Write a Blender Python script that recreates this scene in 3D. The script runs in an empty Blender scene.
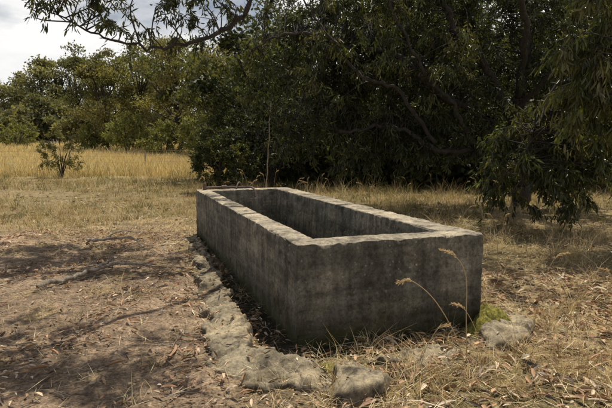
import bpy, math, numpy as np
from mathutils import Vector, noise
rng=np.random.default_rng(7)
scene=bpy.context.scene
scene.view_settings.view_transform='Standard'; scene.view_settings.look='None'; scene.view_settings.exposure=0
COL=scene.collection

# ---------------------------------------------------------------- helpers
def fbm(x,y,s,o=0.0,oct=3):
    v=0;a=1;t=0
    for i in range(oct):
        v+=a*noise.noise(Vector((x*s+o,y*s-o*1.7,o*0.31+i*7.3))); t+=a; a*=.5; s*=2.1
    return v/t
def sstep(a,b,x):
    t=np.clip((np.asarray(x,float)-a)/(b-a),0,1); return t*t*(3-2*t)
def mesh_np(name,V,F,mat,col=None,smooth=False,parent=None,loc=None):
    V=np.asarray(V,np.float32); F=np.asarray(F,np.int32); n,k=F.shape
    me=bpy.data.meshes.new(name)
    off=np.array(loc if loc is not None else (0,0,0),np.float32)
    me.vertices.add(len(V)); me.vertices.foreach_set('co',(V-off).ravel())
    me.loops.add(n*k); me.loops.foreach_set('vertex_index',F.ravel())
    me.polygons.add(n); me.polygons.foreach_set('loop_start',np.arange(n,dtype=np.int32)*k)
    me.update(calc_edges=True)
    if smooth: me.polygons.foreach_set('use_smooth',np.ones(n,bool))
    if col is not None:
        a=me.color_attributes.new('Col','FLOAT_COLOR','POINT')
        c=np.ones((len(V),4),np.float32); c[:,:3]=col
        a.data.foreach_set('color',c.ravel())
    me.materials.append(mat)
    ob=bpy.data.objects.new(name,me); COL.objects.link(ob)
    if parent: ob.parent=parent
    elif loc is not None: ob.location=loc
    return ob
def empty(name,loc):
    e=bpy.data.objects.new(name,None); e.location=loc; COL.objects.link(e); e.empty_display_size=.3; return e
def norm(a): return a/np.maximum(np.linalg.norm(a,axis=-1,keepdims=True),1e-9)

def leaf_geo(P,D,L,W,N=None,fold=.25,simple=False):
    n=len(P)
    if N is None: N=rng.normal(size=(n,3))
    S=norm(np.cross(D,N)); U=np.cross(S,D)
    L=L[:,None];W=W[:,None]
    if simple:
        V=np.stack([P,P+D*L*.5+S*W*.5,P+D*L,P+D*L*.5-S*W*.5],1).reshape(-1,3)
        F=np.arange(n*4).reshape(n,4); return V,F,4
    b=U*W*fold
    V=np.stack([P,P+D*L*.3+S*W*.45+b,P+D*L*.68+S*W*.4+b-U*L*.05,P+D*L-U*L*.14,P+D*L*.68-S*W*.4+b-U*L*.05,P+D*L*.3-S*W*.45+b],1).reshape(-1,3)
    i=np.arange(n)[:,None]*6
    F=np.stack([i+[0,1,2,3],i+[0,3,4,5]],1).reshape(-1,4)
    return V,F,6

def tubes(paths,sides=6):
    Vs=[];Fs=[];o=0
    ang=np.linspace(0,2*np.pi,sides,endpoint=False)
    for pts,rad in paths:
        pts=np.asarray(pts,float); rad=np.asarray(rad,float); m=len(pts)
        T=norm(np.gradient(pts,axis=0))
        ref=np.array([0.31,0.2,.93]) if abs(T[0,2])<.8 else np.array([1.,.1,0])
        A=norm(np.cross(T,ref)); B=np.cross(T,A)
        R=pts[:,None,:]+rad[:,None,None]*(np.cos(ang)[None,:,None]*A[:,None,:]+np.sin(ang)[None,:,None]*B[:,None,:])
        Vs.append(R.reshape(-1,3))
        a=np.arange(m-1)[:,None]*sides+np.arange(sides)[None,:]
        b=np.arange(m-1)[:,None]*sides+(np.arange(sides)[None,:]+1)%sides
        Fs.append(np.stack([a,b,b+sides,a+sides],-1).reshape(-1,4)+o); o+=m*sides
    return np.concatenate(Vs),np.concatenate(Fs)
def spline(ctrl,n=8,jit=0.0):
    c=np.asarray(ctrl,float); c=np.vstack([2*c[0]-c[1],c,2*c[-1]-c[-2]]); out=[]
    for i in range(1,len(c)-2):
        p0,p1,p2,p3=c[i-1:i+3]
        t=np.linspace(0,1,n,endpoint=False)[:,None]
        out.append(.5*((2*p1)+(p2-p0)*t+(2*p0-5*p1+4*p2-p3)*t*t+(3*p1-p0-3*p2+p3)*t**3))
    out=np.vstack(out+[c[-2][None]])
    if jit: out[1:-1]+=rng.normal(size=out[1:-1].shape)*jit
    return out

# ---------------------------------------------------------------- materials
def newmat(name):
    m=bpy.data.materials.new(name); m.use_nodes=True; nt=m.node_tree
    b=nt.nodes['Principled BSDF']; return m,nt,b,nt.nodes['Material Output']
def nn(nt,t,**k):
    n=nt.nodes.new(t)
    for a,v in k.items(): setattr(n,a,v)
    return n
def noisen(nt,scale,detail=5,rough=.6,vec=None):
    n=nn(nt,'ShaderNodeTexNoise'); n.inputs['Scale'].default_value=scale; n.inputs['Detail'].default_value=detail; n.inputs['Roughness'].default_value=rough
    if vec: nt.links.new(vec,n.inputs['Vector'])
    return n
def ramp(nt,src,stops):
    r=nn(nt,'ShaderNodeValToRGB'); e=r.color_ramp.elements
    while len(e)<len(stops): e.new(.5)
    for i,(p,c) in enumerate(stops):
        e[i].position=p; e[i].color=(c[0],c[1],c[2],1) if hasattr(c,'__len__') else (c,c,c,1)
    nt.links.new(src,r.inputs[0]); return r
def mixc(nt,mode,fac,a,b):
    m=nn(nt,'ShaderNodeMix',data_type='RGBA',blend_type=mode)
    for s,v in ((0,fac),(6,a),(7,b)):
        if isinstance(v,(int,float)):
            m.inputs[s].default_value=v
        elif isinstance(v,tuple): m.inputs[s].default_value=(*v,1)
        else: nt.links.new(v,m.inputs[s])
    return m.outputs[2]
def foliage_mat(name,trans=.3,rough=.5,tint=(1.5,1.5,.5),spec=.4):
    m,nt,b,out=newmat(name)
    a=nn(nt,'ShaderNodeAttribute',attribute_name='Col')
    nt.links.new(a.outputs['Color'],b.inputs['Base Color']); b.inputs['Roughness'].default_value=rough
    b.inputs['Specular IOR Level'].default_value=spec
    t=nn(nt,'ShaderNodeBsdfTranslucent'); nt.links.new(mixc(nt,'MULTIPLY',1.0,a.outputs['Color'],tint),t.inputs['Color'])
    mx=nn(nt,'ShaderNodeMixShader'); mx.inputs[0].default_value=trans
    nt.links.new(b.outputs[0],mx.inputs[1]); nt.links.new(t.outputs[0],mx.inputs[2]); nt.links.new(mx.outputs[0],out.inputs[0])
    return m
M_leaf=foliage_mat('leaf_mat',.33,.38,(1.6,1.5,.5),.4)
M_farleaf=foliage_mat('far_leaf_mat',.35,.6,(1.6,1.5,.55),.3)
M_grass=foliage_mat('grass_mat',.3,.6,(1.2,1.1,.8),.3)
M_litter=foliage_mat('litter_mat',.1,.6,(1.1,1,.8),.3)
def bark_mat(name,c1,c2):
    m,nt,b,out=newmat(name)
    tc=nn(nt,'ShaderNodeTexCoord'); mp=nn(nt,'ShaderNodeMapping'); mp.inputs['Scale'].default_value=(1,1,.4); nt.links.new(tc.outputs['Object'],mp.inputs[0])
    n=noisen(nt,26,8,.7,mp.outputs[0]); r=ramp(nt,n.outputs[0],[(.33,c1),(.68,c2)])
    nt.links.new(r.outputs[0],b.inputs['Base Color']); b.inputs['Roughness'].default_value=.9
    bu=nn(nt,'ShaderNodeBump'); bu.inputs['Strength'].default_value=1; bu.inputs['Distance'].default_value=.03
    nt.links.new(n.outputs[0],bu.inputs['Height']); nt.links.new(bu.outputs[0],b.inputs['Normal']); return m
M_bark=bark_mat('bark_mat',(.015,.012,.009),(.07,.058,.045))
M_dead=bark_mat('deadwood_mat',(.15,.12,.09),(.48,.41,.33))

# ---------------------------------------------------------------- trough frame
NL=np.array([-0.054,3.073]); RZ=math.radians(19.2)
ux=np.array([math.cos(RZ),math.sin(RZ)]); wx=np.array([-math.sin(RZ),math.cos(RZ)])
TW,TL,TH=1.32,4.44,.635
def loc_uv(x,y):
    dx=x-NL[0]; dy=y-NL[1]; return dx*ux[0]+dy*ux[1], dx*wx[0]+dy*wx[1]
def w2(u,w): return NL+u*ux+w*wx

# ---------------------------------------------------------------- terrain
def terrain(x,y):
    x=np.asarray(x,float);y=np.asarray(y,float)
    z=1.5*sstep(20,75,y)
    f=np.array([fbm(a,b,.45,3.,2)*.09+fbm(a,b,2.3,9.,2)*.022 for a,b in zip(x.ravel(),y.ravel())]).reshape(x.shape)
    u,w=loc_uv(x,y)
    d=np.maximum(np.maximum(-u,u-TW),np.maximum(-w,w-TL))
    return z+f*sstep(.2,1.2,d)
def bare_mask(x,y):
    x=np.asarray(x,float);y=np.asarray(y,float)
    u,w=loc_uv(x,y)
    n=np.array([fbm(a,b,.8,21.,3) for a,b in zip(x.ravel(),y.ravel())]).reshape(x.shape)
    n2=np.array([fbm(a,b,2.6,41.,2) for a,b in zip(x.ravel(),y.ravel())]).reshape(x.shape)
    left=sstep(.1,-.5,u+n*.6)*sstep(8.4,6.0,y+n*2.4+ .25*(x+2))
    return left*(1-.75*sstep(.12,.42,n2))
def axis(lo,f0,f1,hi,step,g=1.13):
    mid=list(np.arange(f0,f1,step)); a=[];s=step;v=f0
    while v>lo: s=min(s*g,14); v-=s; a.append(v)
    b=[];s=step;v=mid[-1]
    while v<hi: s=min(s*g,14); v+=s; b.append(v)
    return np.array(a[::-1]+mid+b)
gx=axis(-400,-3.8,4.2,400,.028); gy=axis(-60,1.6,8.4,700,.028)
X,Y=np.meshgrid(gx,gy); Z=terrain(X,Y)
near=(np.abs(X)<5)&(Y<9.5)&(Y>1)
fine=np.zeros_like(Z); idx=np.argwhere(near)
for i,j in idx:
    xx,yy=X[i,j],Y[i,j]
    fine[i,j]=noise.noise(Vector((xx*5,yy*5,2.)))*.014+noise.noise(Vector((xx*13,yy*13,5.)))*.010+abs(noise.noise(Vector((xx*29,yy*29,5.))))*.008
Z=Z+fine
bare=bare_mask(X,Y)
u,w=loc_uv(X,Y); d=np.maximum(np.maximum(-u,u-TW),np.maximum(-w,w-TL))
c_soil=np.array([.37,.27,.18]); c_straw=np.array([.38,.285,.15]); c_olive=np.array([.19,.155,.07]); c_gold=np.array([.52,.41,.19]); c_moss=np.array([.045,.038,.02])
n2=np.array([fbm(a,b,.6,50.,3) for a,b in zip(X.ravel(),Y.ravel())]).reshape(X.shape)
n4=np.array([fbm(a,b,.9,63.,3) for a,b in zip(X.ravel(),Y.ravel())]).reshape(X.shape)
t=sstep(-.25,.3,n2)[...,None]
mid=(sstep(7.5,10,Y))[...,None]
straw_=c_straw*(1-mid)+np.array([.28,.215,.115])*mid
grassc=straw_*(1-t)+c_olive*t
gold=(sstep(19,26,Y)*sstep(2,-4,X))[...,None]
grassc=grassc*(1-gold)+c_gold*gold
soil=c_soil*(.75+.4*t)
hum=sstep(.0,.35,n4)[...,None]      # patches of darker humus
soil=soil*(1-.55*hum)+np.array([.12,.09,.06])*.55*hum
C=grassc*(1-bare[...,None])+soil*bare[...,None]
apron=(sstep(.34,.10,d+n2*.15)*sstep(-3.3,-1.8,-w))[...,None]
C=C*(1-apron)+c_moss*apron
ny,nx=X.shape
ii=np.arange((ny-1)*(nx-1)); r=ii//(nx-1); c=ii%(nx-1); a=r*nx+c
F=np.stack([a,a+1,a+nx+1,a+nx],1)
m,nt,b,out=newmat('ground_mat')
at=nn(nt,'ShaderNodeAttribute',attribute_name='Col'); tc=nn(nt,'ShaderNodeTexCoord')
n1=noisen(nt,14,9,.75,tc.outputs['Object']); n3=noisen(nt,2.2,5,.6,tc.outputs['Object']); n5=noisen(nt,70,4,.7,tc.outputs['Object'])
r1=ramp(nt,n1.outputs[0],[(.3,.35),(.5,.95),(.7,1.5)]); r3=ramp(nt,n3.outputs[0],[(.3,.7),(.7,1.25)]); r5=ramp(nt,n5.outputs[0],[(.35,.5),(.5,1.),(.68,1.6)])
c1=mixc(nt,'MULTIPLY',1.,at.outputs['Color'],r1.outputs[0]); c1=mixc(nt,'MULTIPLY',1.,c1,r3.outputs[0]); c1=mixc(nt,'MULTIPLY',1.,c1,r5.outputs[0])
nt.links.new(c1,b.inputs['Base Color']); b.inputs['Roughness'].default_value=.95; b.inputs['Specular IOR Level'].default_value=.15
hh=mixc(nt,'ADD',.4,n1.outputs[0],n5.outputs[0])
bu=nn(nt,'ShaderNodeBump'); bu.inputs['Strength'].default_value=1.; bu.inputs['Distance'].default_value=.025
nt.links.new(hh,bu.inputs['Height']); nt.links.new(bu.outputs[0],b.inputs['Normal'])
mesh_np('ground',np.stack([X,Y,Z],-1).reshape(-1,3),F,m,C.reshape(-1,3),True)
def gz(x,y): return terrain(x,y)

# ---------------------------------------------------------------- concrete material
def concrete(name,top,sidec,moss=True,mossh=.12,stain=.65):
    m,nt,b,out=newmat(name); tc=nn(nt,'ShaderNodeTexCoord'); O=tc.outputs['Object']
    a=noisen(nt,3.,8,.68,O); f=noisen(nt,42,7,.8,O); g=noisen(nt,8,6,.65,O)
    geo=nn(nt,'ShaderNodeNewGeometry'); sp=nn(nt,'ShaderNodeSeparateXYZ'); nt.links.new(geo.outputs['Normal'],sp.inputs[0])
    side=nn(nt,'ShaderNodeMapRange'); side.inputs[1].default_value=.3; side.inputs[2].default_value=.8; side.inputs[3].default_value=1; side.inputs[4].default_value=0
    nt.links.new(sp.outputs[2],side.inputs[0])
    base=mixc(nt,'MIX',side.outputs[0],top,sidec)  # bright top and shaded sides put into the colour by face normal
    ra=ramp(nt,a.outputs[0],[(.32,(.45,.44,.42)),(.5,(1.,1,1)),(.68,(1.6,1.54,1.42))])
    rf=ramp(nt,f.outputs[0],[(.32,.35),(.48,.95),(.68,1.5)])
    c=mixc(nt,'MULTIPLY',1.,base,ra.outputs[0]); c=mixc(nt,'MULTIPLY',1.,c,rf.outputs[0])
    rg=ramp(nt,g.outputs[0],[(.5,0.),(.64,stain)])
    c=mixc(nt,'MIX',rg.outputs[0],c,(.055,.047,.038))
    v=nn(nt,'ShaderNodeTexVoronoi'); v.inputs['Scale'].default_value=30; nt.links.new(O,v.inputs['Vector'])
    rv=ramp(nt,v.outputs['Distance'],[(.08,.95),(.24,0.)])
    g2=noisen(nt,6,4,.6,O); rg2=ramp(nt,g2.outputs[0],[(.47,0.),(.57,1.)])
    fac=mixc(nt,'MULTIPLY',1.,rv.outputs[0],rg2.outputs[0])
    c=mixc(nt,'MIX',fac,c,(.46,.43,.35))
    mp=nn(nt,'ShaderNodeMapping'); mp.inputs['Scale'].default_value=(7,7,.9); nt.links.new(O,mp.inputs[0])
    s=noisen(nt,1.6,6,.65,mp.outputs[0]); rs=ramp(nt,s.outputs[0],[(.38,.62),(.6,1.12)])
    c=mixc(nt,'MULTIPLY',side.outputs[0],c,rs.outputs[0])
    mp2=nn(nt,'ShaderNodeMapping'); mp2.inputs['Scale'].default_value=(.8,.8,9); nt.links.new(O,mp2.inputs[0])
    s2=noisen(nt,1.4,4,.5,mp2.outputs[0]); rs2=ramp(nt,s2.outputs[0],[(.4,.75),(.6,1.14)])
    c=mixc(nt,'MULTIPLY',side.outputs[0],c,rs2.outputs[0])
    if moss:
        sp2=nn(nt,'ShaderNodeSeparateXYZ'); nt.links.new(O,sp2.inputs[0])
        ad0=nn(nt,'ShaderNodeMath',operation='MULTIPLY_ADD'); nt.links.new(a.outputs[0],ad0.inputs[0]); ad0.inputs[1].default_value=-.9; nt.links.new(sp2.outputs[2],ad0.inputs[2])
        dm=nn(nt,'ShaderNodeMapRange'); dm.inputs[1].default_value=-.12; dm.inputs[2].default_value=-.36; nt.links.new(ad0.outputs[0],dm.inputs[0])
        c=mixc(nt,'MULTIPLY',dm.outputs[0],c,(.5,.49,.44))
        ad=nn(nt,'ShaderNodeMath',operation='MULTIPLY_ADD'); nt.links.new(g.outputs[0],ad.inputs[0]); ad.inputs[1].default_value=-.35; nt.links.new(sp2.outputs[2],ad.inputs[2])
        mr=nn(nt,'ShaderNodeMapRange'); mr.inputs[1].default_value=mossh-.15; mr.inputs[2].default_value=mossh-.28; nt.links.new(ad.outputs[0],mr.inputs[0])
        c=mixc(nt,'MIX',mr.outputs[0],c,(.05,.048,.018))
    nt.links.new(c,b.inputs['Base Color']); b.inputs['Roughness'].default_value=.93; b.inputs['Specular IOR Level'].default_value=.2
    h=mixc(nt,'ADD',.5,f.outputs[0],a.outputs[0])
    bu=nn(nt,'ShaderNodeBump'); bu.inputs['Strength'].default_value=.9; bu.inputs['Distance'].default_value=.016
    nt.links.new(h,bu.inputs['Height']); nt.links.new(bu.outputs[0],b.inputs['Normal']); return m
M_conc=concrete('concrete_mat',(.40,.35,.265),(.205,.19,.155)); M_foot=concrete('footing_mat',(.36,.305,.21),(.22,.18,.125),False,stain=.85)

# ---------------------------------------------------------------- trough
def box_np(x0,x1,y0,y1,z0,z1):
    V=[(x0,y0,z0),(x1,y0,z0),(x1,y1,z0),(x0,y1,z0),(x0,y0,z1),(x1,y0,z1),(x1,y1,z1),(x0,y1,z1)]
    F=[(0,3,2,1),(4,5,6,7),(0,1,5,4),(1,2,6,5),(2,3,7,6),(3,0,4,7)]
    return V,F
tl,tr,tn,tf=.17,.24,.17,.24
me=bpy.data.meshes.new('t')
Vo,Fo=box_np(0,TW,0,TL,-.08,TH)
ix0,ix1,iy0,iy1=tl,TW-tr,tn,TL-tf; zf=.10; tp=.03
Vi=[(ix0+tp,iy0+tp,zf),(ix1-tp,iy0+tp,zf),(ix1-tp,iy1-tp,zf),(ix0+tp,iy1-tp,zf),(ix0,iy0,TH),(ix1,iy0,TH),(ix1,iy1,TH),(ix0,iy1,TH)]
Vall=Vo+Vi
Fs=[Fo[0]]+Fo[2:]+[(8,9,10,11),(8,12,13,9),(9,13,14,10),(10,14,15,11),(11,15,12,8),(4,5,13,12),(5,6,14,13),(6,7,15,14),(7,4,12,15)]
me.from_pydata(Vall,[],Fs); me.update()
tmp=bpy.data.objects.new('tmp',me); COL.objects.link(tmp)
md=tmp.modifiers.new('r','REMESH'); md.mode='VOXEL'; md.voxel_size=.0105
dg=bpy.context.evaluated_depsgraph_get(); ev=bpy.data.meshes.new_from_object(tmp.evaluated_get(dg))
bpy.data.objects.remove(tmp)
nv=len(ev.vertices)
co_=np.empty(nv*3,np.float32); ev.vertices.foreach_get('co',co_); co_=co_.reshape(-1,3).astype(float)
no_=np.empty(nv*3,np.float32); ev.vertex_normals.foreach_get('vector',no_); no_=no_.reshape(-1,3).astype(float)
new=np.empty_like(co_)
for i in range(nv):
    p=Vector(co_[i]); q=Vector(no_[i])
    edge=1-max(abs(q.x),abs(q.y),abs(q.z))
    dsp=noise.noise(p*3.1)*.006+noise.noise(p*14)*.003+noise.noise(p*40)*.002
    chip=max(0,noise.noise(p*8+Vector((3,1,7))))+max(0,noise.noise(p*21+Vector((3,8,7)))-.1)*.6
    de=min(abs(p.x),abs(p.x-TW),abs(p.y),abs(p.y-TL))+abs(p.z-TH)
    dsp-=edge*chip*.07+(max(0,1-de/.045)*(.003+chip*.034))
    if abs(q.z)<.4:
        for zz in (.225,.43):
            g=abs(p.z-zz-noise.noise(Vector((p.x*2,p.y*2,zz*9)))*.006)
            if g<.012: dsp-=.006*(1-g/.012)
        pit=noise.noise(p*22+Vector((9,9,1)))
        if pit>.38: dsp-=(pit-.38)*.04
    new[i]=p+q*dsp
ev.vertices.foreach_set('co',new.astype(np.float32).ravel()); ev.update()
ev.name='concrete_water_trough'
ev.polygons.foreach_set('use_smooth',np.ones(len(ev.polygons),bool))
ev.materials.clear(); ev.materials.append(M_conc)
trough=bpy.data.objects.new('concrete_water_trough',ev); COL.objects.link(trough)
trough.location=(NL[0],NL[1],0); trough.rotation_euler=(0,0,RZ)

M_iron,nt,b,out=newmat('rusty_iron'); nI=noisen(nt,30,5); rI=ramp(nt,nI.outputs[0],[(.35,(.03,.025,.022)),(.65,(.16,.10,.07))]); nt.links.new(rI.outputs[0],b.inputs['Base Color']); b.inputs['Roughness'].default_value=.7
def tw(u,w,z): p=w2(u,w); return (p[0],p[1],z)
Vp,Fp=tubes([(spline([tw(.10,4.30,.662),tw(.35,4.30,.668),tw(.62,4.28,.663),tw(.70,4.18,.668),tw(.72,4.02,.65),tw(.72,3.96,.56)],5),np.full(26,.015)),
             (spline([tw(.52,4.24,.65),tw(.56,4.30,.715),tw(.60,4.36,.72),tw(.64,4.38,.65)],5),np.full(16,.011)),
             (spline([tw(.10,4.30,.63),tw(.10,4.30,.69),tw(.10,4.30,.71)],4),np.full(9,.026)),
             (spline([tw(.33,4.30,.668),tw(.37,4.30,.668),tw(.40,4.30,.668)],3),np.full(7,.023))],8)
mesh_np('inlet_pipe',Vp,Fp,M_iron,None,True)

# ---------------------------------------------------------------- broken concrete footing
def slab(path,seed=0):
    P_=spline([(a,b_,0) for a,b_,_,_ in path],26)[:,:2]; Wd=spline([(c,d_,0) for _,_,c,d_ in path],26)
    s=np.concatenate([[0],np.cumsum(np.linalg.norm(np.diff(P_,axis=0),axis=1))])
    ns=int(s[-1]/.014); ss=np.linspace(0,s[-1],ns)
    P_=np.stack([np.interp(ss,s,P_[:,0]),np.interp(ss,s,P_[:,1])],1); Wd=np.stack([np.interp(ss,s,Wd[:,0]),np.interp(ss,s,Wd[:,1])],1); s=ss
    T=norm(np.gradient(P_,axis=0)); Nn=np.stack([-T[:,1],T[:,0]],1); m=len(P_)
    V=[]
    prof=[(-1.08,-.6),(-1.05,0),(-1.02,.4),(-.98,.75),(-.9,.94),(-.8,1),(-.66,1.),(-.5,1.),(-.33,1.),(-.16,1),(0,1.),(.16,1),(.33,1.),(.5,1.),(.66,1.),(.8,1),(.9,.94),(.98,.75),(1.02,.4),(1.05,0),(1.08,-.6)]
    for i in range(m):
        en=min(1,min(i,m-1-i)/5.)
        sc=s[i]*2.1+seed*3.3+.5*noise.noise(Vector((s[i]*2,seed,1)))
        seg=noise.cell(Vector((sc,seed,0))); f=sc%1
        for k,(cx,cz) in enumerate(prof):
            fc=(f+cx*.09+.10*noise.noise(Vector((cx*3,sc//1,9))))%1
            crack=min(fc,1-fc); crk=1-max(0,1-crack/.03)*.7
            wl=Wd[i,0]*.5*(.3+.7*en)
            ed=.075*noise.noise(Vector((s[i]*4.5,np.sign(cx)*1.5+seed,3)))+.05*noise.noise(Vector((s[i]*12,np.sign(cx)*1.5+seed,3)))+.024*noise.noise(Vector((s[i]*30,cx*2+seed,5)))
            off=cx*wl+ed*np.sign(cx)*min(1,abs(cx)*1.3)
            q=P_[i]+Nn[i]*off
            z=Wd[i,1]*(.85+.3*seg)*crk
            pit=max(0,noise.noise(Vector((q[0]*11,q[1]*11,seed+4)))-.15)*.08
            top=.020*noise.noise(Vector((q[0]*6,q[1]*6,seed)))+.016*noise.noise(Vector((q[0]*18,q[1]*18,seed)))+.010*noise.noise(Vector((q[0]*45,q[1]*45,seed)))-pit
            zz=max(z+top-.03*(seg-.5)*cx,-.01)*cz*(.25+.75*en)-(.02 if cz<=0 else 0)
            g=w2(q[0],q[1]); V.append((g[0],g[1],zz))
    K=len(prof); i,k=np.meshgrid(np.arange(m-1),np.arange(K-1),indexing='ij'); a=(i*K+k).ravel()
    return np.array(V),np.stack([a,a+K,a+K+1,a+1],1)
parts=[slab([(-.09,4.2,.12,.055),(-.12,3.5,.14,.065),(-.16,2.85,.16,.06),(-.19,2.3,.16,.065),(-.24,1.8,.19,.065),(-.27,1.3,.20,.068),(-.31,.85,.23,.07),(-.35,.42,.24,.07),(-.39,.1,.26,.078),(-.38,-.12,.28,.08),(-.27,-.31,.28,.08),(-.10,-.40,.25,.072),(.04,-.42,.16,.06)]),
       slab([(-.04,-.58,.16,.055),(.05,-.59,.26,.085),(.18,-.54,.26,.075),(.29,-.48,.15,.055)],12),
       slab([(.3,-.36,.14,.03),(.6,-.4,.15,.03),(.9,-.38,.14,.03)],15),
       slab([(1.08,-.33,.15,.055),(1.2,-.31,.23,.08),(1.36,-.22,.30,.095),(1.48,-.05,.23,.08),(1.53,.12,.14,.055)],18)]
Vs=[];Fs=[];o=0
for V_,F_ in parts: Vs.append(V_);Fs.append(F_+o);o+=len(V_)
FV=np.concatenate(Vs)
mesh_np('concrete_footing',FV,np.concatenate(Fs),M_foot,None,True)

M_moss,nt,b,out=newmat('moss_mat'); tc=nn(nt,'ShaderNodeTexCoord'); n_=noisen(nt,50,7,.75,tc.outputs['Object']); r_=ramp(nt,n_.outputs[0],[(.35,(.05,.05,.012)),(.5,(.2,.18,.03)),(.66,(.48,.42,.06))]); nt.links.new(r_.outputs[0],b.inputs['Base Color']); b.inputs['Roughness'].default_value=1
bu=nn(nt,'ShaderNodeBump'); bu.inputs['Distance'].default_value=.02; nt.links.new(n_.outputs[0],bu.inputs['Height']); nt.links.new(bu.outputs[0],b.inputs['Normal'])
Vs=[];Fs=[];o=0
for (uu,ww,r0,h0) in [(1.35,-.07,.16,.15),(1.23,-.15,.11,.12),(1.42,.08,.10,.12),(1.14,-.13,.08,.05),(.05,-.33,.07,.03)]:
    K=26;c0=w2(uu,ww)
    g=np.stack(np.meshgrid(np.linspace(-1,1,K),np.linspace(-1,1,K)),-1).reshape(-1,2)
    V=[]
    for a_,b_ in g:
        rr=math.hypot(a_,b_); px,py=c0[0]+a_*r0,c0[1]+b_*r0
        z=h0*max(-.6,1-rr*rr*(1.2+.9*noise.noise(Vector((px*9,py*9,1)))))+.014*noise.noise(Vector((px*30,py*30,2)))+.010*noise.noise(Vector((px*70,py*70,2)))
        V.append((px,py,z-.004))
    i,k=np.meshgrid(np.arange(K-1),np.arange(K-1),indexing='ij'); a=(i*K+k).ravel()
    Vs.append(np.array(V)); Fs.append(np.stack([a,a+1,a+K+1,a+K],1)+o); o+=K*K
mesh_np('moss',np.concatenate(Vs),np.concatenate(Fs),M_moss,None,True)

# ---------------------------------------------------------------- grass
def blades(P,H,W,lean,cols,seg=3):
    n=len(P); az=rng.uniform(0,2*np.pi,n); dirh=np.stack([np.cos(az),np.sin(az),np.zeros(n)],1)
    az2=rng.uniform(0,np.pi,n); side=np.stack([np.cos(az2),np.sin(az2),np.zeros(n)],1)
    ts=np.linspace(0,1,seg+1); V=[]
    for t in ts:
        ctr=P+np.array([0,0,1.])*(H*t*(1-.35*lean*t))[:,None]+dirh*(H*lean*t*t)[:,None]
        wd=(W*(1-t)**.7*.5+W*.04)[:,None]
        V+= [ctr-side*wd,ctr+side*wd]
    V=np.stack(V,1).reshape(-1,3); k=2*(seg+1); base=np.arange(n)[:,None]*k
    F=np.concatenate([base+np.array([2*s,2*s+1,2*s+3,2*s+2]) for s in range(seg)],0)
    return V,F,np.repeat(cols,k,0)
def inside(x,y,pad=.0):
    u,w=loc_uv(x,y); return (u>-pad)&(u<TW+pad)&(w>-pad)&(w<TL+pad)
def pal(n,cs,var=.2):
    cs=np.array(cs); c=cs[rng.integers(0,len(cs),n)]; return np.clip(c*(1+rng.normal(size=(n,1))*var),.01,.8)
STRAW=[(.6,.47,.27),(.48,.37,.2),(.68,.56,.36),(.38,.29,.15),(.27,.21,.11)]
OLIVE=[(.18,.17,.055),(.25,.215,.08),(.36,.29,.14),(.46,.37,.2),(.14,.145,.045)]
def tufts(nt_,xr,yr,per,H,W,spread,palette,maskf,lean=(.3,1.)):
    x=rng.uniform(*xr,nt_); y=rng.uniform(*yr,nt_)
    keep=maskf(x,y)>rng.uniform(0,1,nt_); keep&=~inside(x,y,.03); x=x[keep];y=y[keep]; n=len(x)
    z=gz(x,y); hs=rng.uniform(.5,1.3,n); tc_=pal(n,palette,.15)
    X_=np.repeat(x,per)+rng.normal(size=n*per)*spread; Y_=np.repeat(y,per)+rng.normal(size=n*per)*spread
    Z_=np.repeat(z,per)-.01; k2=~inside(X_,Y_,.01)
    Hh=np.repeat(hs,per)*rng.uniform(H[0],H[1],n*per); c=np.repeat(tc_,per,0)*(1+rng.normal(size=(n*per,1))*.2)
    c=np.clip(c,.01,.8)
    P=np.stack([X_,Y_,Z_],1)[k2]
    return blades(P,Hh[k2],rng.uniform(.6,1.3,k2.sum())*W,rng.uniform(*lean,k2.sum()),c[k2])
def merge(lst):
    V=[];F=[];C_=[];o=0
    for v,f,c_ in lst: V.append(v);F.append(f+o);C_.append(c_);o+=len(v)
    return np.concatenate(V),np.concatenate(F),np.concatenate(C_)
def m_near(x,y):
    b_=bare_mask(x,y); n=np.array([fbm(a,c,.9,77.,2) for a,c in zip(x,y)])
    u,w=loc_uv(x,y); ap=((u>-.5)&(u<TW+.02)&(w>-.3)).astype(float)
    return np.clip((1-b_)*(.5+n*1.6)+.03,0,1)*(1-.85*ap)
def m_mid(x,y):
    n=np.array([fbm(a,c,.35,31.,2) for a,c in zip(x,y)]); return np.clip((1-bare_mask(x,y))*(.55+n*1.5)+.02,0,1)
def m_green(x,y):
    n=np.array([fbm(a,c,.5,131.,2) for a,c in zip(x,y)]); return np.clip((1-bare_mask(x,y))*(n*3),0,1)
def m_base(x,y):
    u,w=loc_uv(x,y); return (((w<-.1)&(w>-.3)&(u>.3)&(u<1.0))|((w<-.45)&(w>-.9)&(u>.36)&(u<1.7))|((u>TW)&(u<TW+.5)&(w>.1))).astype(float)
def m_lip(x,y):
    u,w=loc_uv(x,y); return ((((u>-.7)&(u<-.5))|((u>-.16)&(u<0)))&(w>-.3)&(w<4.4)).astype(float)*.7
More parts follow.
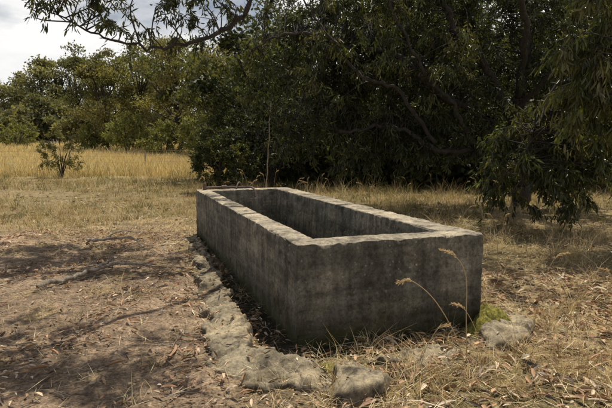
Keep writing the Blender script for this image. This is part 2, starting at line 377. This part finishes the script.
L=[tufts(4200,(-3.6,4.6),(1.7,8),16,(.05,.17),.0035,.03,STRAW,m_near,(.4,1.4)),
   tufts(560,(.1,4.6),(1.9,8),14,(.16,.34),.0035,.03,STRAW,m_near,(.3,1.)),
   tufts(1900,(-.3,2.2),(2.2,8),13,(.06,.2),.003,.03,STRAW,m_base,(.4,1.4)),
   tufts(800,(-2.4,.4),(2.6,7.6),8,(.03,.12),.003,.03,STRAW+OLIVE[:2],m_lip,(.5,1.5)),
   tufts(500,(-4,4.6),(2,8),14,(.04,.12),.004,.03,[(.13,.15,.04),(.18,.19,.06),(.25,.22,.09)],m_near,(.3,1.)),
   tufts(6500,(-9,11),(7,15),12,(.08,.24),.007,.06,OLIVE+STRAW[:4],m_mid,(.3,1.2)),
   tufts(5500,(-16,14),(14,26),10,(.12,.34),.013,.1,OLIVE+STRAW[:2],m_mid,(.2,1.)),
   tufts(1500,(-14,10),(7.5,22),12,(.12,.34),.010,.09,[(.14,.15,.045),(.19,.19,.065),(.11,.125,.04)],m_green,(.2,.9)),
   tufts(600,(-9,11),(7.5,20),10,(.3,.6),.006,.05,STRAW,m_mid,(.2,.7))]
V,F,c=merge(L); mesh_np('dry_grass',V,F,M_grass,c)
GOLD=[(.66,.54,.28),(.58,.47,.24),(.7,.59,.34),(.5,.4,.2)]
one=lambda x,y: np.full(len(x),1.)
L=[tufts(9000,(-26,0),(22,42),7,(.3,.62),.03,.25,GOLD,one,(.1,.5)),tufts(6000,(-55,-2),(40,66),6,(.4,.75),.07,.45,GOLD,one,(.1,.5))]
V,F,c=merge(L); mesh_np('golden_field_grass',V,F,M_grass,c)

n=36000; x=rng.uniform(-3.8,4.8,n);y=rng.uniform(1.7,8.5,n)
dens=.16+.84*(1-bare_mask(x,y)); k=(rng.uniform(0,1,n)<dens)&~inside(x,y,.02); x=x[k];y=y[k];n=len(x)
az=rng.uniform(0,2*np.pi,n); D=norm(np.stack([np.cos(az),np.sin(az),rng.normal(size=n)*.16+.05],1))
P=np.stack([x,y,gz(x,y)+rng.uniform(.008,.035,n)],1)
V,F,kk=leaf_geo(P,D,rng.uniform(.05,.2,n),rng.uniform(.002,.005,n),np.tile([0,0,1.],(n,1)),0,True)
mesh_np('straw',V,F,M_litter,np.repeat(pal(n,STRAW,.2),kk,0))

LIT=[(.30,.18,.10),(.46,.29,.17),(.2,.12,.075),(.62,.51,.38),(.12,.085,.06),(.40,.24,.14),(.55,.43,.3),(.34,.21,.12)]
def litter(n,xr,yr,L_,W_,df,fv=None):
    if fv is None:
        x=rng.uniform(*xr,n);y=rng.uniform(*yr,n); k=(rng.uniform(0,1,n)<df(x,y))&~inside(x,y,.03); x=x[k];y=y[k];n=len(x)
        z=gz(x,y)+rng.uniform(.010,.036,n)
    else:
        q=fv[rng.integers(0,len(fv),n)]; q=q[q[:,2]>.04]; n=len(q); x,y=q[:,0],q[:,1]; z=q[:,2]+rng.uniform(.002,.01,n)
    az=rng.uniform(0,2*np.pi,n); D=norm(np.stack([np.cos(az),np.sin(az),rng.normal(size=n)*.2],1))
    N=np.stack([rng.normal(size=n)*.5,rng.normal(size=n)*.5,np.ones(n)],1)
    P=np.stack([x,y,z],1)
    V,F,kk=leaf_geo(P,D,rng.uniform(*L_,n),rng.uniform(*W_,n),N,.3)
    return V,F,np.repeat(pal(n,LIT,.22),kk,0)
def clus(x,y): return np.clip(.4+1.5*np.array([fbm(a,c,1.1,91.,2) for a,c in zip(x,y)]),.08,1)
def nearlip(x,y):
    u,w=loc_uv(x,y); return np.clip(((u>-.75)&(u<0)&(w>-.8))+((w<0)&(w>-.8)&(u>-.4)&(u<1.6)),0,1).astype(float)*.8
L=[litter(11000,(-4,5),(1.7,9),(.02,.08),(.008,.02),clus),litter(13000,(-4,.5),(1.8,7.5),(.012,.045),(.006,.016),clus),
   litter(2600,(-4,-.2),(1.8,7.5),(.045,.11),(.014,.03),clus),litter(3000,(.3,4.2),(1.8,5),(.045,.12),(.014,.032),one),
   litter(2400,(-2.4,1.8),(2.1,7.6),(.03,.08),(.01,.022),nearlip),
   litter(260,None,None,(.02,.06),(.006,.016),None,FV),
   litter(3000,(-8,9),(8,16),(.07,.14),(.02,.04),clus)]
V,F,c=merge(L)
mesh_np('leaf_litter',V,F,M_litter,c)
# strips of shed bark
n=170; x=rng.uniform(-3.8,4.2,n);y=rng.uniform(1.9,8,n); k=~inside(x,y,.4); x=x[k];y=y[k];n=len(x); Vs=[];Fs=[];Cs=[];o=0
for i in range(n):
    a=rng.uniform(0,6.28); l=rng.uniform(.1,.32); wd=rng.uniform(.008,.022); cv=rng.uniform(-1,1); q=[]
    tw_=rng.uniform(-.8,.8); cc_=pal(1,LIT,.2)
    for j,t_ in enumerate(np.linspace(0,1,7)):
        aa=a+cv*t_; px=x[i]+math.cos(a+cv*t_*.5)*l*t_; py=y[i]+math.sin(a+cv*t_*.5)*l*t_
        z0=float(terrain([px],[py])[0])+.018+.02*math.sin(t_*math.pi)*rng.uniform(.3,1)
        ww=wd*(1-abs(2*t_-1)**3*.7); tl_=tw_*(t_-.5)
        sx,sy,sz=-math.sin(aa)*math.cos(tl_),math.cos(aa)*math.cos(tl_),math.sin(tl_)
        q+=[(px-sx*ww/2,py-sy*ww/2,z0-sz*ww/2),(px+sx*ww/2,py+sy*ww/2,z0+sz*ww/2)]
    Vs.append(np.array(q)); Fs.append(np.array([[2*j,2*j+1,2*j+3,2*j+2] for j in range(6)])+o); Cs.append(np.repeat(cc_,14,0)); o+=14
mesh_np('bark_strips',np.concatenate(Vs),np.concatenate(Fs),M_litter,np.concatenate(Cs))
n=2600; x=rng.uniform(-3.6,1,n); y=rng.uniform(1.8,8,n); k=(bare_mask(x,y)>.4)&~inside(x,y,.05); x=x[k];y=y[k];n=len(x); z=gz(x,y)
oc=np.array([(1,0,0),(0,1,0),(-1,0,0),(0,-1,0),(.6,.6,.7),(-.6,.5,.75),(-.5,-.6,.7),(.55,-.6,.72),(0,0,-1)],float)
fc=np.array([(0,1,4,4),(1,5,4,4),(1,2,5,5),(2,6,5,5),(2,3,6,6),(3,7,6,6),(3,0,7,7),(0,4,7,7)])
fc3=np.array([(a,b_,c_) for a,b_,c_,_ in fc]+[(4,5,6),(4,6,7)])
s=rng.uniform(.003,.011,(n,1,1))*rng.uniform(.7,1.4,(n,9,1))
V=(oc[None]*s*np.array([1,1,.6])+np.stack([x,y,z+.006],1)[:,None,:]).reshape(-1,3)
F=(fc3[None]+np.arange(n)[:,None,None]*9).reshape(-1,3)
mesh_np('pebbles',V,F,M_litter,np.repeat(pal(n,[(.28,.2,.13),(.38,.29,.2),(.2,.14,.1)],.2),9,0))

paths=[]
for i in range(1100):
    x0=rng.uniform(-3.8,4.5) if i<520 else rng.uniform(-3.8,-.5);y0=rng.uniform(1.8,9)
    if inside(x0,y0,.12): continue
    a=rng.uniform(0,6.28);l=rng.uniform(.05,.28); m_=5; q=[]
    for j in range(m_):
        q.append((x0,y0)); a+=rng.normal()*.25; x0+=math.cos(a)*l/m_; y0+=math.sin(a)*l/m_
    q=np.array(q)
    if inside(q[:,0],q[:,1],.02).any(): continue
    zz=gz(q[:,0],q[:,1])+.012+rng.uniform(0,.012)
    r0=rng.uniform(.0012,.0045); paths.append((np.column_stack([q,zz]),np.linspace(r0,r0*.5,m_)))
V,F=tubes(paths,5); mesh_np('twigs',V,F,M_dead,None,True)
def stick(ctrl,r0,r1,subs=()):
    P=spline(ctrl,6,.008); out=[(P,np.linspace(r0,r1,len(P)))]
    for s in subs: Q=spline(s,5,.006); out.append((Q,np.linspace(r1*1.1,r1*.4,len(Q))))
    return tubes(out,7)
V,F=stick([(-2.27,4.38,.03),(-2.1,4.68,.05),(-1.97,4.95,.07),(-1.85,5.15,.07)],.026,.014,[[(-1.97,4.95,.07),(-1.93,5.25,.10),(-2.0,5.45,.06)],[(-1.85,5.15,.07),(-1.65,5.1,.07),(-1.45,5.15,.04)]])
mesh_np('fallen_branch',V,F,M_dead,None,True)
V,F=stick([(-2.75,6.6,.05),(-2.45,6.3,.10),(-2.15,6.35,.12),(-1.9,6.1,.05)],.022,.010,[[(-2.45,6.3,.10),(-2.35,6.7,.15),(-2.1,6.9,.07)]])
mesh_np('fallen_branch',V,F,M_dead,None,True)

def stalk(ctrl,r=.0022,hl=9):
    P=spline(ctrl,8); V1,F1=tubes([(P,np.linspace(r,r*.6,len(P)))],5)
    S=P[-hl:]; S=np.repeat(S,6,0)+rng.normal(size=(hl*6,3))*.003; n=len(S)
    T=norm(np.repeat(np.gradient(P,axis=0)[-hl:],6,0)); D=norm(T+rng.normal(size=(n,3))*.35)
    V2,F2,kk=leaf_geo(S,D,rng.uniform(.014,.026,n),rng.uniform(.004,.006,n),None,.2,True)
    c=np.array([(.62,.48,.28)]); 
    return np.concatenate([V1,V2]),np.concatenate([F1,F2+len(V1)]),np.concatenate([np.repeat(c,len(V1),0)*.85,np.repeat(c,len(V2),0)*rng.uniform(.7,1.2,(len(V2),1))])
L=[stalk([(.86,2.72,0),(.8,2.74,.2),(.68,2.74,.40),(.56,2.75,.50),(.49,2.75,.49)],.003),
   stalk([(.90,2.86,0),(.89,2.86,.25),(.88,2.86,.5),(.82,2.87,.61),(.75,2.88,.64)],.003,10),
   stalk([(.98,2.8,0),(.93,2.8,.2),(.86,2.8,.33),(.8,2.8,.36)]),
   stalk([(.6,2.7,0),(.63,2.7,.14),(.7,2.72,.25),(.75,2.72,.27)]),
   stalk([(1.5,3.4,0),(1.55,3.4,.3),(1.62,3.4,.48),(1.7,3.4,.52)])]
for i in range(90):
    x0=rng.uniform(-3,7); y0=rng.uniform(8.2,13) if i<60 else rng.uniform(3,8)
    if y0<8: x0=rng.uniform(1.6,4.5)
    h=rng.uniform(.35,.75) if y0>8 else rng.uniform(.2,.4); dx=rng.uniform(-.25,.25)
    z0=float(gz(np.array([x0]),np.array([y0]))[0])
    L.append(stalk([(x0,y0,z0),(x0+dx*.15,y0,z0+h*.5),(x0+dx*.6,y0,z0+h*.92),(x0+dx*1.1,y0,z0+h)],.003))
V,F,c=merge(L); mesh_np('seeding_grass_stalks',V,F,M_grass,c)

# ---------------------------------------------------------------- main tree
def add_clumps(limbs,clumps,lp,leafL,leafW,palette,droop,twig_r=.006,spread=.2,simple=False,var=.25):
    LP=np.concatenate([p for p,_ in limbs]); tw_=[]; Ps=[];Ds=[];Cs=[]
    for cpt in clumps:
        d_=np.linalg.norm(LP-cpt,axis=1)+rng.uniform(0,.4,len(LP)); s_=LP[d_.argmin()]
        ln=np.linalg.norm(cpt-s_)
        mid=(s_+cpt)/2+rng.normal(size=3)*.08+np.array([0,0,.12*ln])
        P=spline([s_,mid,cpt],5); tw_.append((P,np.linspace(twig_r*(1+ln),twig_r*.4,len(P))))
        out=norm(cpt-mid+rng.normal(size=3)*.2)
        nb=5; per=max(1,lp//nb)
        for k in range(nb):
            dd=norm(out+rng.normal(size=3)*.7+np.array([0,0,-droop*.3])); l=spread*rng.uniform(.8,2.)
            t=rng.uniform(0,1,per)[:,None]; e=cpt+dd*l+np.array([0,0,-droop*.2*l])
            if not simple: tw_.append((np.array([cpt-out*.03,cpt+dd*l*.5,e]),np.array([twig_r*.5,twig_r*.35,twig_r*.2])))
            Ps.append(cpt+dd*l*t-np.array([0,0,1])*droop*.2*l*t*t+rng.normal(size=(per,3))*spread*.13)
            Ds.append(norm(dd*.5+rng.normal(size=(per,3))*.55+np.array([0,0,-droop])))
            Cs.append(np.repeat(pal(1,palette,var),per,0)*(1+rng.normal(size=(per,1))*.15))
    P=np.concatenate(Ps);D=np.concatenate(Ds);C_=np.clip(np.concatenate(Cs),.008,.6);n=len(P)
    V,F,kk=leaf_geo(P,D,rng.uniform(*leafL,n),rng.uniform(*leafW,n),None,.2,simple)
    return V,F,np.repeat(C_,kk,0),tw_
def ell(c,r,n,hole=.0):
    v=norm(rng.normal(size=(n,3)))*(rng.uniform(hole,1,(n,1))**(1/2.2)); return np.array(c)+v*np.array(r)
def limb(ctrl,r0,r1,n=8,jit=.02):
    P=spline(ctrl,n,jit); return (P,np.linspace(r0,r1,len(P))*(1+.08*rng.normal(size=len(P))))
def make_tree(name,base,limbs,groups,mat=M_leaf,bark=M_bark):
    e=empty(name,base); twp=[];LV=[]
    for g in groups:
        V,F,c,t=add_clumps(limbs,**g); LV.append((V,F,c)); twp+=t
    V,F,c=merge(LV); mesh_np('foliage',V,F,mat,c,False,e,base)
    V,F=tubes(limbs,9); mesh_np('trunk_and_limbs',V,F,bark,None,True,e,base)
    V,F=tubes(twp,4); mesh_np('twigs_in_crown',V,F,bark,None,True,e,base)
    return e
DG=[(.042,.052,.02),(.058,.068,.026),(.032,.042,.017),(.075,.083,.036)]
BG=[(.08,.092,.03),(.1,.112,.038),(.06,.072,.026),(.12,.115,.05)]
limbs=[limb([(4.5,11.0,-.1),(4.4,10.9,.6),(4.2,10.7,1.5),(4.2,10.5,2.6),(4.4,10.6,4.2),(4.5,11,5.6)],.2,.04),
 limb([(4.3,10.8,.9),(3.4,10.4,1.8),(2.5,10.1,2.2),(1.6,9.9,2.9),(.7,9.9,3.0),(-.2,9.9,3.3),(-1.0,10,3.0)],.085,.015),
 limb([(4.35,10.8,.5),(3.3,10.2,1.1),(2.5,9.9,1.15),(1.6,9.9,1.6),(.7,10,1.5),(.0,10.2,1.75),(-.6,10.3,1.5)],.065,.012),
 limb([(4.2,10.7,1.6),(3.3,10.1,2.8),(2.7,10.0,3.4),(2.3,9.8,4.3),(1.8,10,5.4)],.09,.02),
 limb([(3.3,10.2,1.1),(2.7,9.7,1.9),(2.2,9.5,2.4),(1.7,9.3,3.1),(1.2,9.4,4.1)],.05,.015),
 limb([(2.4,9.9,1.3),(1.6,9.5,2.2),(.9,9.4,2.5),(.2,9.5,3.4),(-.1,9.6,4.0)],.04,.012),
 limb([(4.1,10.4,2.2),(3.6,9.0,3.4),(2.4,7.6,4.1),(1.0,6.7,4.1),(.1,6.3,3.6),(-.45,6.1,3.0),(-.75,6.05,2.62),(-1.1,6,2.42),(-1.6,6,2.30),(-2.2,5.95,2.42),(-2.75,5.9,2.65)],.055,.007),
 limb([(1.0,6.7,4.1),(-.2,5.7,4.4),(-.8,4.8,4.3),(-1.7,4.2,4.2),(-2.6,3.9,4.1)],.035,.012),
 limb([(.4,6.5,4.0),(-.7,7.1,4.4),(-1.8,7.3,4.4),(-3.0,7.2,4.2)],.035,.012),
 limb([(4.1,10.3,2.0),(4.6,8.8,3.0),(4.3,7.4,3.3),(3.9,6.4,2.9),(3.5,5.9,2.2),(3.3,5.7,1.5)],.05,.01),
 limb([(4.3,7.4,3.3),(3.6,7.3,2.4),(3.1,7.2,1.5),(2.9,7.1,.8)],.03,.01),
 limb([(4.4,10.8,1.2),(5.4,10,2.4),(6.8,9.5,3.4),(8.2,9.2,3.8)],.1,.025),
 limb([(4.4,10.8,1.),(5.2,9.6,1.5),(6.2,8.8,1.8),(7,8.4,1.6)],.07,.02)]
P=np.array
overs=np.array([(-.85,6,2.75),(-1.0,6,2.6),(-1.25,6,2.55),(-1.5,6,2.6),(-1.75,6,2.5),(-1.6,6.1,2.8),(-1.95,5.95,2.65),(-2.2,5.9,2.7),(-2.5,5.9,2.65),(-2.75,5.9,2.7),(-2.35,5.95,2.85),(-1.2,6.1,2.85),(-1.0,6.1,2.95),(-.7,6,2.95),(-2.0,6.,2.95),(-2.7,5.95,2.95),(-1.9,5.9,2.4),(-1.45,6.05,2.42),(-2.55,5.9,2.9),(-2.9,5.9,2.9)])
overs=np.concatenate([overs,overs+rng.normal(size=overs.shape)*[.22,.25,.13]+[0,.1,.12]])
bigL=dict(leafL=(.07,.13),leafW=(.016,.03))
g=[dict(clumps=ell((3.0,10.9,3.3),(3.3,1.4,2.4),520),lp=85,palette=DG,droop=.7,**bigL),
   dict(clumps=ell((.5,10.6,2.8),(1.75,1.0,2.0),240),lp=85,palette=DG,droop=.7,**bigL),
   dict(clumps=ell((6.7,9.8,2.9),(2.6,1.8,2.3),240),lp=85,palette=DG,droop=.7,**bigL),
   dict(clumps=ell((1.9,10.2,1.45),(2.6,.6,.6),90),lp=70,palette=DG,droop=.9,**bigL),
   dict(clumps=ell((3.75,6.3,2.35),(.8,.7,1.4),105),lp=75,leafL=(.09,.16),leafW=(.018,.032),palette=BG,droop=1.2),
   dict(clumps=ell((3.5,7.6,1.15),(1.1,.7,.85),110),lp=75,leafL=(.08,.14),leafW=(.018,.032),palette=DG+BG,droop=1.0),
   dict(clumps=ell((1.5,9.4,2.9),(1.7,.5,1.1),50),lp=60,palette=BG,droop=.9,**bigL),
   dict(clumps=overs,lp=50,leafL=(.06,.11),leafW=(.014,.025),palette=DG,droop=.8,spread=.14),
   dict(clumps=ell((-1.9,7.4,4.4),(1.8,.8,.5),66),lp=80,leafL=(.08,.13),leafW=(.02,.034),palette=DG,droop=.7),
   dict(clumps=ell((-1.2,4.35,4.25),(1.4,.9,.4),66),lp=80,leafL=(.08,.13),leafW=(.02,.034),palette=DG,droop=.7),
   dict(clumps=ell((2.8,6.9,4.6),(1.4,1.3,.5),46),lp=60,leafL=(.08,.13),leafW=(.02,.034),palette=DG,droop=.7)]
make_tree('blackwood_tree',(4.5,11.0,0),limbs,g)

def shrub(name,base,h,r,n,lp,pal_,leafL=(.07,.12),leafW=(.02,.035),stems=7,simple=False,spread=.15,mat=M_leaf,low=.15,tr=.012):
    bx,by=base; bz=float(gz(P([bx]),P([by]))[0]); lm=[]
    for i in range(stems):
        a=rng.uniform(0,6.28); e=rng.uniform(.4,.9)*r
        lm.append(limb([(bx,by,bz-.05),(bx+math.cos(a)*e*.35,by+math.sin(a)*e*.35,bz+h*.4),(bx+math.cos(a)*e,by+math.sin(a)*e,bz+h*rng.uniform(.7,1))],tr*h,tr*.25*h,5,.01))
    cl=ell((bx,by,bz+h*(.5+low/2)),(r,r*.8,h*(.5-low/2)),n,.2)
    return make_tree(name,(bx,by,bz),lm,[dict(clumps=cl,lp=lp,leafL=leafL,leafW=leafW,palette=pal_,droop=.2,spread=spread,simple=simple)],mat)
shrub('shrub',(-2.35,14),1.75,.75,60,90,DG+BG,(.08,.14),(.025,.045),low=0)
shrub('shrub',(-1.0,16),3.0,1.6,95,90,DG,(.1,.16),(.03,.05),low=0)
shrub('sapling',(-9.9,21.5),1.9,.85,46,52,[(.11,.115,.035),(.15,.14,.045)],(.07,.12),(.022,.036),spread=.17,low=.05,tr=.012)
V,F=stick([(-.95,12.6,-.1),(-.9,12.6,1.0),(-.82,12.6,2.3)],.018,.010); mesh_np('wooden_stake',V,F,M_dead,None,True)

# ---------------------------------------------------------------- background trees
def gum(name,base,h,cr,nl,per,pal_,lsz,low=.25,tr=.02):
    bx,by=base; bz=float(gz(P([bx]),P([by]))[0]); lm=[]; lobes=[]
    top=(bx+rng.normal()*.4,by,bz+h*.75)
    lm.append(limb([(bx,by,bz-.2),(bx+rng.normal()*.2,by,bz+h*.3),top],h*tr,h*tr*.3,6))
    for i in range(nl):
        a=rng.uniform(0,6.28); f=rng.uniform(low,1.); prof=math.sin(min(1,(f-low)/(1-low)*.85+.12)*math.pi)**.6
        rr=cr*prof*rng.uniform(.3,1.05); q=P([bx+math.cos(a)*rr,by+math.sin(a)*rr,bz+h*f*rng.uniform(.85,1.0)])
        lobes.append((q,cr*rng.uniform(.14,.36)))
        lm.append(limb([(bx,by,bz+h*max(.15,f*.55)),((bx+q[0])/2,(by+q[1])/2,bz+h*f*.7),q],h*tr*.4,h*tr*.1,4))
    Ps=[];Cs=[]
    for q,r_ in lobes:
        v=norm(rng.normal(size=(per,3)))*(rng.uniform(.15,1,(per,1))**.5)*r_*P([1.2,1.2,.7]); v*=(1+.3*rng.normal(size=(per,1)))
        Ps.append(q+v); Cs.append(np.repeat(pal(1,pal_,.25),per,0)*(1+rng.normal(size=(per,1))*.2))
    Pp=np.concatenate(Ps); n=len(Pp); D=norm(rng.normal(size=(n,3))+P([0,0,-.3]))
    V,F,kk=leaf_geo(Pp,D,rng.uniform(.7,1.3,n)*lsz,rng.uniform(.35,.6,n)*lsz,None,.2,True)
    return (V,F,np.repeat(np.clip(np.concatenate(Cs),.01,.5),kk,0)),tubes(lm,6),(bx,by,bz)
OG=[(.13,.135,.05),(.17,.16,.06),(.09,.10,.04),(.19,.175,.08)]
FG=[(.15,.155,.08),(.13,.135,.07),(.18,.175,.095)]
def gum_obj(name,*a,**k):
    (V,F,c),(V2,F2),bs=gum(name,*a,**k); e=empty(name,bs)
    mesh_np('foliage',V,F,M_farleaf,c,False,e,bs); mesh_np('trunk_and_limbs',V2,F2,M_bark,None,True,e,bs)
for (u_,yy,h,cr) in [(108,48,8.6,3.2),(142,52,10.6,3.4),(180,46,10.2,3.8),(218,42,9.0,3.4),(250,38,7.4,3.0)]:
    gum_obj('gum_tree',((u_-306)/530*yy,yy),h,cr,50,250,OG,.23,low=.12)
def mass(name,items,pal_,lsz,nl=22,per=200,low=.1):
    L=[];T=[];o=0;Vt=[];Ft=[]
    for bx,by,h,cr in items:
        l,t_,_=gum('x',(bx,by),h,cr,nl,per,pal_,lsz,low=low); L.append(l); Vt.append(t_[0]);Ft.append(t_[1]+o);o+=len(t_[0])
    V,F,c=merge(L); e=empty(name,(0,70,0)); mesh_np('foliage',V,F,M_farleaf,c,False,e,(0,70,0)); mesh_np('trunks',np.concatenate(Vt),np.concatenate(Ft),M_bark,None,True,e,(0,70,0))
it=[]
for u_,h in [(-60,9),(-30,9),(-5,9.2),(12,9.8),(30,11),(46,12.2),(62,13.8),(80,14.4),(98,14),(120,14),(145,15),(170,16),(200,16.4),(230,16),(260,12),(300,12)]:
    yy=rng.uniform(70,84); it.append(((u_-306)/530*yy,yy,h*rng.uniform(.94,1.05),3.9))
for u_ in range(-80,330,20):
    yy=rng.uniform(64,70); it.append(((u_-306)/530*yy,yy,rng.uniform(3.5,6.5),3.2))
mass('distant_trees',it,FG,.42,30)
for u_,yy,h,r_ in [(128,44,3.6,1.8),(96,47,2.6,1.5),(165,40,2.8,1.8),(20,55,3.0,2.0),(205,36,3.0,1.6)]:
    shrub('bush',((u_-306)/530*yy,yy),h,r_,60,60,[(.18,.19,.07),(.15,.165,.055)],(.16,.28),(.06,.11),6,True,.3,M_farleaf,.0)
it=[(x_+rng.normal()*.5,y_+rng.normal()*.8,h_,c_) for x_,y_,h_,c_ in [(-1.2,21,6.5,2.6),(2,19,7,3),(5,18,7.5,3),(8.5,17,8,3.2),(12,16,8,3.4),(0.5,26,8,3.4),(5,27,9,3.6),(10,25,9,3.8),(15,22,9,4),(-2.8,29,6.5,2.6),(19,28,10,4)]]
it+=[(x_,y_,2.6,1.9) for x_,y_ in [(-1,18.5),(1.5,17),(3.8,17.5),(6,16),(8.5,15),(11,14),(4.8,15.5),(2.5,20),(13.5,14)]]
it+=[(x_,34,11,4.5) for x_ in (0,5,10,16,22)]
mass('woodland',it,DG,.19,36,330,.02)

V=[];paths=[]
for i,xx in enumerate(np.arange(-26,-3,3.6)):
    yy=27+.08*xx; z0=float(gz(P([xx]),P([yy]))[0]); paths.append((P([(xx,yy,z0-.2),(xx+.02,yy,z0+.5),(xx+.03,yy,z0+1.05)]),P([.035,.035,.03])))
for hh in (.45,.75,1.0):
    xs=np.arange(-26,-3,1.2); paths.append((np.column_stack([xs,27+.08*xs,gz(xs,27+.08*xs)+hh]),np.full(len(xs),.005)))
V,F=tubes(paths,5); mesh_np('wire_fence',V,F,M_dead,None,True)

# ---------------------------------------------------------------- light
az=math.radians(25.8); el=math.radians(66)
S=Vector((math.sin(az)*math.cos(el),math.cos(az)*math.cos(el),math.sin(el)))
ld=bpy.data.lights.new('sun','SUN'); ld.energy=5.0; ld.angle=math.radians(.5); ld.color=(1,.92,.78)
lo=bpy.data.objects.new('sun',ld); lo.rotation_euler=S.to_track_quat('Z','Y').to_euler(); lo.location=(5,5,20); COL.objects.link(lo)
wd=bpy.data.worlds.new('World'); scene.world=wd; wd.use_nodes=True; nt=wd.node_tree
bg=nt.nodes['Background']; sky=nn(nt,'ShaderNodeTexSky',sky_type='NISHITA'); sky.sun_disc=False; sky.sun_elevation=el; sky.sun_rotation=az; sky.dust_density=2.5
tc=nn(nt,'ShaderNodeTexCoord'); mp=nn(nt,'ShaderNodeMapping'); mp.inputs['Scale'].default_value=(1,1,2.6); mp.inputs['Location'].default_value=(.35,.1,.2); nt.links.new(tc.outputs['Generated'],mp.inputs[0])
cn=noisen(nt,2.6,9,.55,mp.outputs[0]); cr=ramp(nt,cn.outputs[0],[(.33,0.),(.50,1.)])
sz=nn(nt,'ShaderNodeSeparateXYZ'); nt.links.new(tc.outputs['Generated'],sz.inputs[0])
el_=nn(nt,'ShaderNodeMapRange'); el_.inputs[1].default_value=.34; el_.inputs[2].default_value=.6; el_.inputs[3].default_value=1; el_.inputs[4].default_value=.08; nt.links.new(sz.outputs[2],el_.inputs[0])
cf=nn(nt,'ShaderNodeMath',operation='MULTIPLY'); nt.links.new(cr.outputs[0],cf.inputs[0]); nt.links.new(el_.outputs[0],cf.inputs[1])
cn2=noisen(nt,5,6,.6,mp.outputs[0]); cc=ramp(nt,cn2.outputs[0],[(.35,(.84,.845,.86)),(.58,(1.,.99,.97))])
vm=nn(nt,'ShaderNodeVectorMath',operation='SCALE'); nt.links.new(cc.outputs[0],vm.inputs[0]); vm.inputs['Scale'].default_value=16.5
nt.links.new(mixc(nt,'MIX',cf.outputs[0],sky.outputs[0],vm.outputs[0]),bg.inputs[0]); bg.inputs[1].default_value=.062

cd=bpy.data.cameras.new('camera'); cd.lens=31.18; cd.sensor_width=36; cd.clip_end=2000; cd.clip_start=.05
co=bpy.data.objects.new('camera',cd); co.location=(0,0,1.2); co.rotation_euler=(math.radians(90-6.03),0,0); COL.objects.link(co); scene.camera=co
